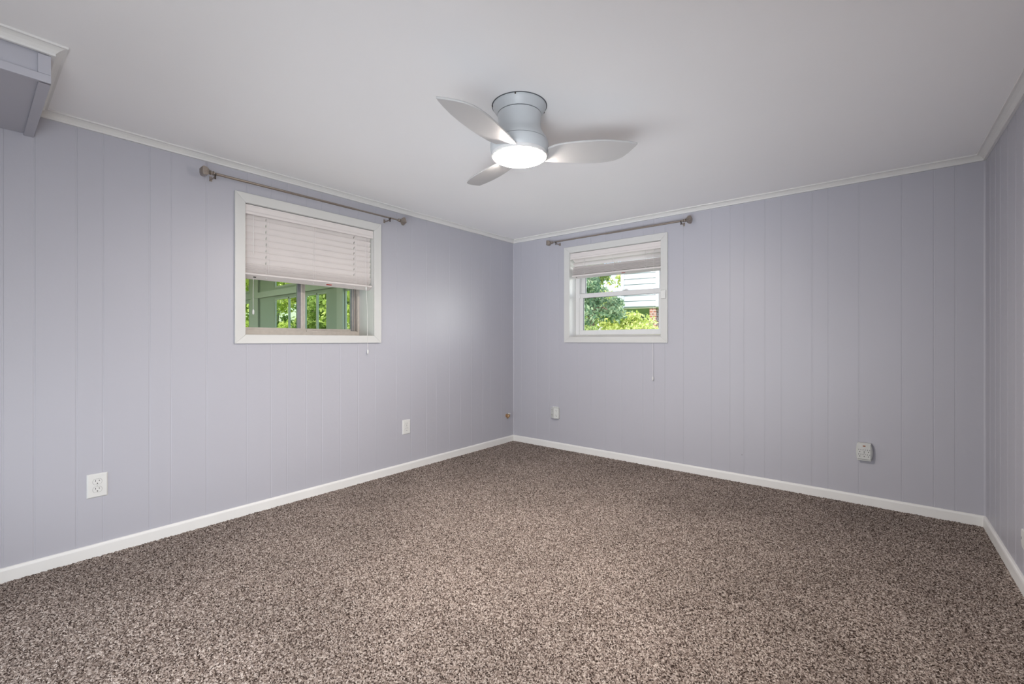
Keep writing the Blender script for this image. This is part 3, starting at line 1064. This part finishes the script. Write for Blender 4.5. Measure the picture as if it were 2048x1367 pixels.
def muntins(f, a, b, z0, z1, d0, d1, mids=(), wd=0.05):
    mb = frame_ring(f, a, b, d0, d1, z0, z1, wd, wd * 0.6, wd, wd * 0.8)
    for mm in mids:
        fbox(f, mm - 0.022, mm + 0.022, d0, d1, z0, z1, mb)
    return mb
for (a, b) in EO:
    mids = {-5.92: (-5.33,), -4.72: (-4.293,)}.get(a, ())
    fr = part(muntins(FE, a, b, 1.02, 1.88, 0.004, 0.03, mids, 0.03), 'window_frame', M['vinyl'])
    part(muntins(FE, a, b, 2.09, 2.62, 0.004, 0.03, (), 0.03), 'window_frame', M['vinyl'])
FW = lambda u, d, z: (d, u, z)
WO = [(-4.3, -2.6), (-2.4, -0.9)]
holes = [(a, b, 1.02, 2.62) for a, b in WO]
part(wall_with_holes(FW, SYS, SYN, GZ, SRZ, holes, SXL - 0.12, SXL), 'side_wall', M['sunroom_wall'])
SO = [(-7.6, -6.0), (-5.6, -4.0), (-3.6, -2.0)]
holes = [(a, b, 1.02, 2.62) for a, b in SO]
part(wall_with_holes(FE, SXL, SXR, GZ, SRZ, holes, SYS - 0.12, SYS), 'side_wall', M['sunroom_wall'])
mb = MB(); mb.box(SXL - 0.3, SXR, SYS - 0.3, SYN + 0.3, SRZ, SRZ + 0.1)
part(mb, 'roof', M['sunroom_wall'])
mb = MB(); mb.box(SXL, SXR, SYS, SYN, GZ, GZ + 0.04)
part(mb, 'floor_slab', M['sunroom_floor'])
mb = MB(); mb.box(-7.0, -6.6, -0.035, 0.0, GZ, SRZ)
part(mb, 'pilaster', M['vinyl'])
mb = MB(); mb.box(-3.59, -3.41, -0.03, 0.0, GZ, 2.0)
part(mb, 'door_trim', M['vinyl'])
mb = MB(); mb.box(SXL, SXR, -0.05, 0.0, 1.93, 2.04)
part(mb, 'header_beam', M['vinyl'])

# ------------------------------------------------------------------ outside
mb = MB(); mb.box(-40, 30, 0.171, 60, GZ - 0.3, GZ - 0.004); mb.box(-40, SXR, -12, 0.171, GZ - 0.3, GZ - 0.004)
g = mb.build('ground', M['lawn'])
struct(g)

# neighbour's raised wing with lap siding on a brick pier
hR = Vector((-1.85, 9.04)); hL = Vector((-2.928, 8.837))
ux = (hR - hL).normalized(); uy = Vector((-ux.y, ux.x))
wid = (hR - hL).length
HZ0, HZ1 = 2.065, 5.2
house = thing('neighbour_house', 'white lap sided house wing raised on a brick pier seen through the double hung window', 'house', (hL.x, hL.y, GZ))
hm = Matrix(((ux.x, uy.x, 0, hL.x), (ux.y, uy.y, 0, hL.y), (0, 0, 1, 0), (0, 0, 0, 1)))
mb = MB()
ex = 0.166
n = int((HZ1 - HZ0) / ex)
poly = [(0.03, HZ0)]
front = []
for k in range(n):
    z0 = HZ0 + 0.03 + k * ex
    front += [(-0.022, z0), (-0.002, z0 + ex)]
poly = [(0.2, HZ0), (0.0, HZ0), *[p for p in front], (0.2, HZ0 + 0.03 + n * ex)]
mb.prism(poly, 0.0, wid, lambda p, q, s: hm @ Vector((s, p, q)))
mb2 = MB(); mb2.box(0, wid, 0.2, 5.0, HZ0 + 0.04, HZ1, hm)
part(mb, 'siding', M['siding'], house)
part(mb2, 'house_body', M['siding'], house)
for a, b in ((-0.02, 0.08), (wid - 0.09, wid + 0.02)):
    mb = MB(); mb.box(a, b, -0.035, 0.02, HZ0, HZ1, hm)
    part(mb, 'corner_board', M['siding'], house)
mb = MB(); mb.box(0.0, wid, 0.02, 5.0, HZ0 - 0.03, HZ0 + 0.04, hm)
part(mb, 'underside', M['soffit_out'], house)
mb = MB(); mb.box(wid - 0.28, wid - 0.09, 0.05, 0.45, GZ, HZ0 - 0.03, hm)
part(mb, 'brick_pier', M['brick'], house)
mb = MB()
mb.prism([(-0.3, HZ1), (wid + 0.3, HZ1), (wid / 2, HZ1 + 0.8)], -0.3, 5.3, lambda p, q, s: hm @ Vector((p, s, q)))
part(mb, 'roof', M['alu_dark'], house)

def leaves(centers, n, size, spread, rng, elong=1.8):
    V = []; F = []
    for i in range(n):
        c, r = centers[rng.integers(len(centers))]
        d = rng.normal(size=3); d /= np.linalg.norm(d)
        p = c + d * r * (rng.random() ** 0.45) * np.array([1, 1, 0.8])
        a = rng.normal(size=3); a[2] -= 0.4; a /= np.linalg.norm(a)
        b = np.cross(a, rng.normal(size=3)); b /= np.linalg.norm(b)
        s = size * rng.uniform(0.6, 1.3)
        o = len(V)
        nn = np.cross(a, b) * s * 0.12
        V += [tuple(p - a * s * elong / 2), tuple(p + b * s / 2 - nn), tuple(p + a * s * elong / 2), tuple(p - b * s / 2 - nn)]
        F.append((o, o + 1, o + 2)); F.append((o, o + 2, o + 3))
    return V, F

def tree(label, cat, name, x, y, zlo, zhi, rad, n, size, matl, seed, bark='bark', stems=1, group=None, clump=0.42, nc=26):
    rng = np.random.default_rng(seed)
    root = thing(name, label, cat, (x, y, GZ), group)
    centers = []
    for k in range(nc):
        d = rng.normal(size=3); d /= np.linalg.norm(d)
        r = rng.random() ** 0.4
        c = np.array([x, y, (zlo + zhi) / 2]) + d * r * np.array([rad, rad, (zhi - zlo) / 2])
        centers.append((c, rad * clump * rng.uniform(0.6, 1.1)))
    V, F = leaves(centers, n, size, 0, rng)
    me = bpy.data.meshes.new('foliage')
    me.from_pydata(V, [], F)
    me.materials.append(M[matl])
    o = bpy.data.objects.new('foliage', me)
    COL.objects.link(o)
    local(o, root)
    mb = MB()
    for s in range(stems):
        bx = x + (rng.random() - 0.5) * 0.25 * (stems > 1)
        by = y + (rng.random() - 0.5) * 0.25 * (stems > 1)
        zt = zlo + (zhi - zlo) * 0.55
        r0 = max(0.02, (zhi - GZ) * 0.022)
        mb.tube([(bx, by, GZ - 0.02), (bx + 0.05, by, (GZ + zt) / 2), (x, y, zt)], [r0, r0 * 0.8, r0 * 0.4], 8)
        for k in range(9):
            c = centers[rng.integers(len(centers))][0]
            z0 = GZ + (zt - GZ) * rng.uniform(0.35, 0.95)
            mb.tube([(bx, by, z0), tuple((np.array([bx, by, z0]) + c) / 2 + np.array([0, 0, 0.1])), tuple(c)], [r0 * 0.45, r0 * 0.3, r0 * 0.12], 6)
    local(mb.build('trunk', M[bark], smooth=True), root)
    return root

# seen through window 2
tree('green leafy tree with bare slanting branches left in the double hung window', 'tree', 'leafy_tree', -1.62, 4.6, 1.15, 3.4, 0.72, 5200, 0.050, 'leaf_teal', 5, nc=22)
tree('yellow green bush at the lower left of the double hung window', 'bush', 'garden_bush', -0.45, 2.5, 0.95, 1.24, 0.36, 2600, 0.030, 'leaf_mid', 6, stems=3)
tree('yellow green bush at the lower right of the double hung window', 'bush', 'garden_bush', 0.42, 2.9, 0.95, 1.30, 0.38, 2800, 0.030, 'leaf_yellow', 7, stems=3)
tree('pale yellow green tree behind the bushes beside the house wing', 'tree', 'leafy_tree', -1.75, 6.6, 1.0, 1.72, 0.58, 3800, 0.055, 'leaf_yellow', 8, 'bark_pale')
tree('dark green tree seen under the raised house wing', 'tree', 'leafy_tree', -5.5, 16.6, 1.0, 3.4, 1.9, 7000, 0.11, 'leaf_teal', 9)
tree('bright tree far behind the slanting branches', 'tree', 'leafy_tree', -5.9, 11.8, 1.0, 5.4, 1.6, 7000, 0.10, 'leaf_yellow', 10)
tree('mid green tree at the left jamb of the double hung window', 'tree', 'leafy_tree', -3.6, 7.2, 1.0, 3.6, 0.95, 5000, 0.075, 'leaf_mid', 12)
# seen through the sunroom
G1 = 'bright green trees beyond the sunroom'
row = [(-13.6, 4.4, 'leaf_yellow'), (-11.2, 6.4, 'leaf_yellow'), (-10.6, 3.6, 'leaf_mid'), (-8.4, 5.6, 'leaf_yellow'), (-8.0, 3.2, 'leaf_yellow'),
       (-5.9, 4.9, 'leaf_yellow'), (-5.6, 2.6, 'leaf_mid'), (-11.4, 1.7, 'leaf_yellow'), (-16.0, 1.9, 'leaf_yellow'), (-17.6, 5.0, 'leaf_mid'), (-13.9, 7.4, 'leaf_yellow'), (-12.6, 9.8, 'leaf_yellow'), (-9.4, 8.6, 'leaf_yellow'), (-16.8, 9.0, 'leaf_yellow')]
for i, (x, y, mm) in enumerate(row):
    tree('bright green leafy tree in the row beyond the sunroom windows', 'tree', 'leafy_tree', x, y, 0.95, 4.2, 1.08, 4200, 0.085, mm, 30 + i, 'bark_pale', group=G1)
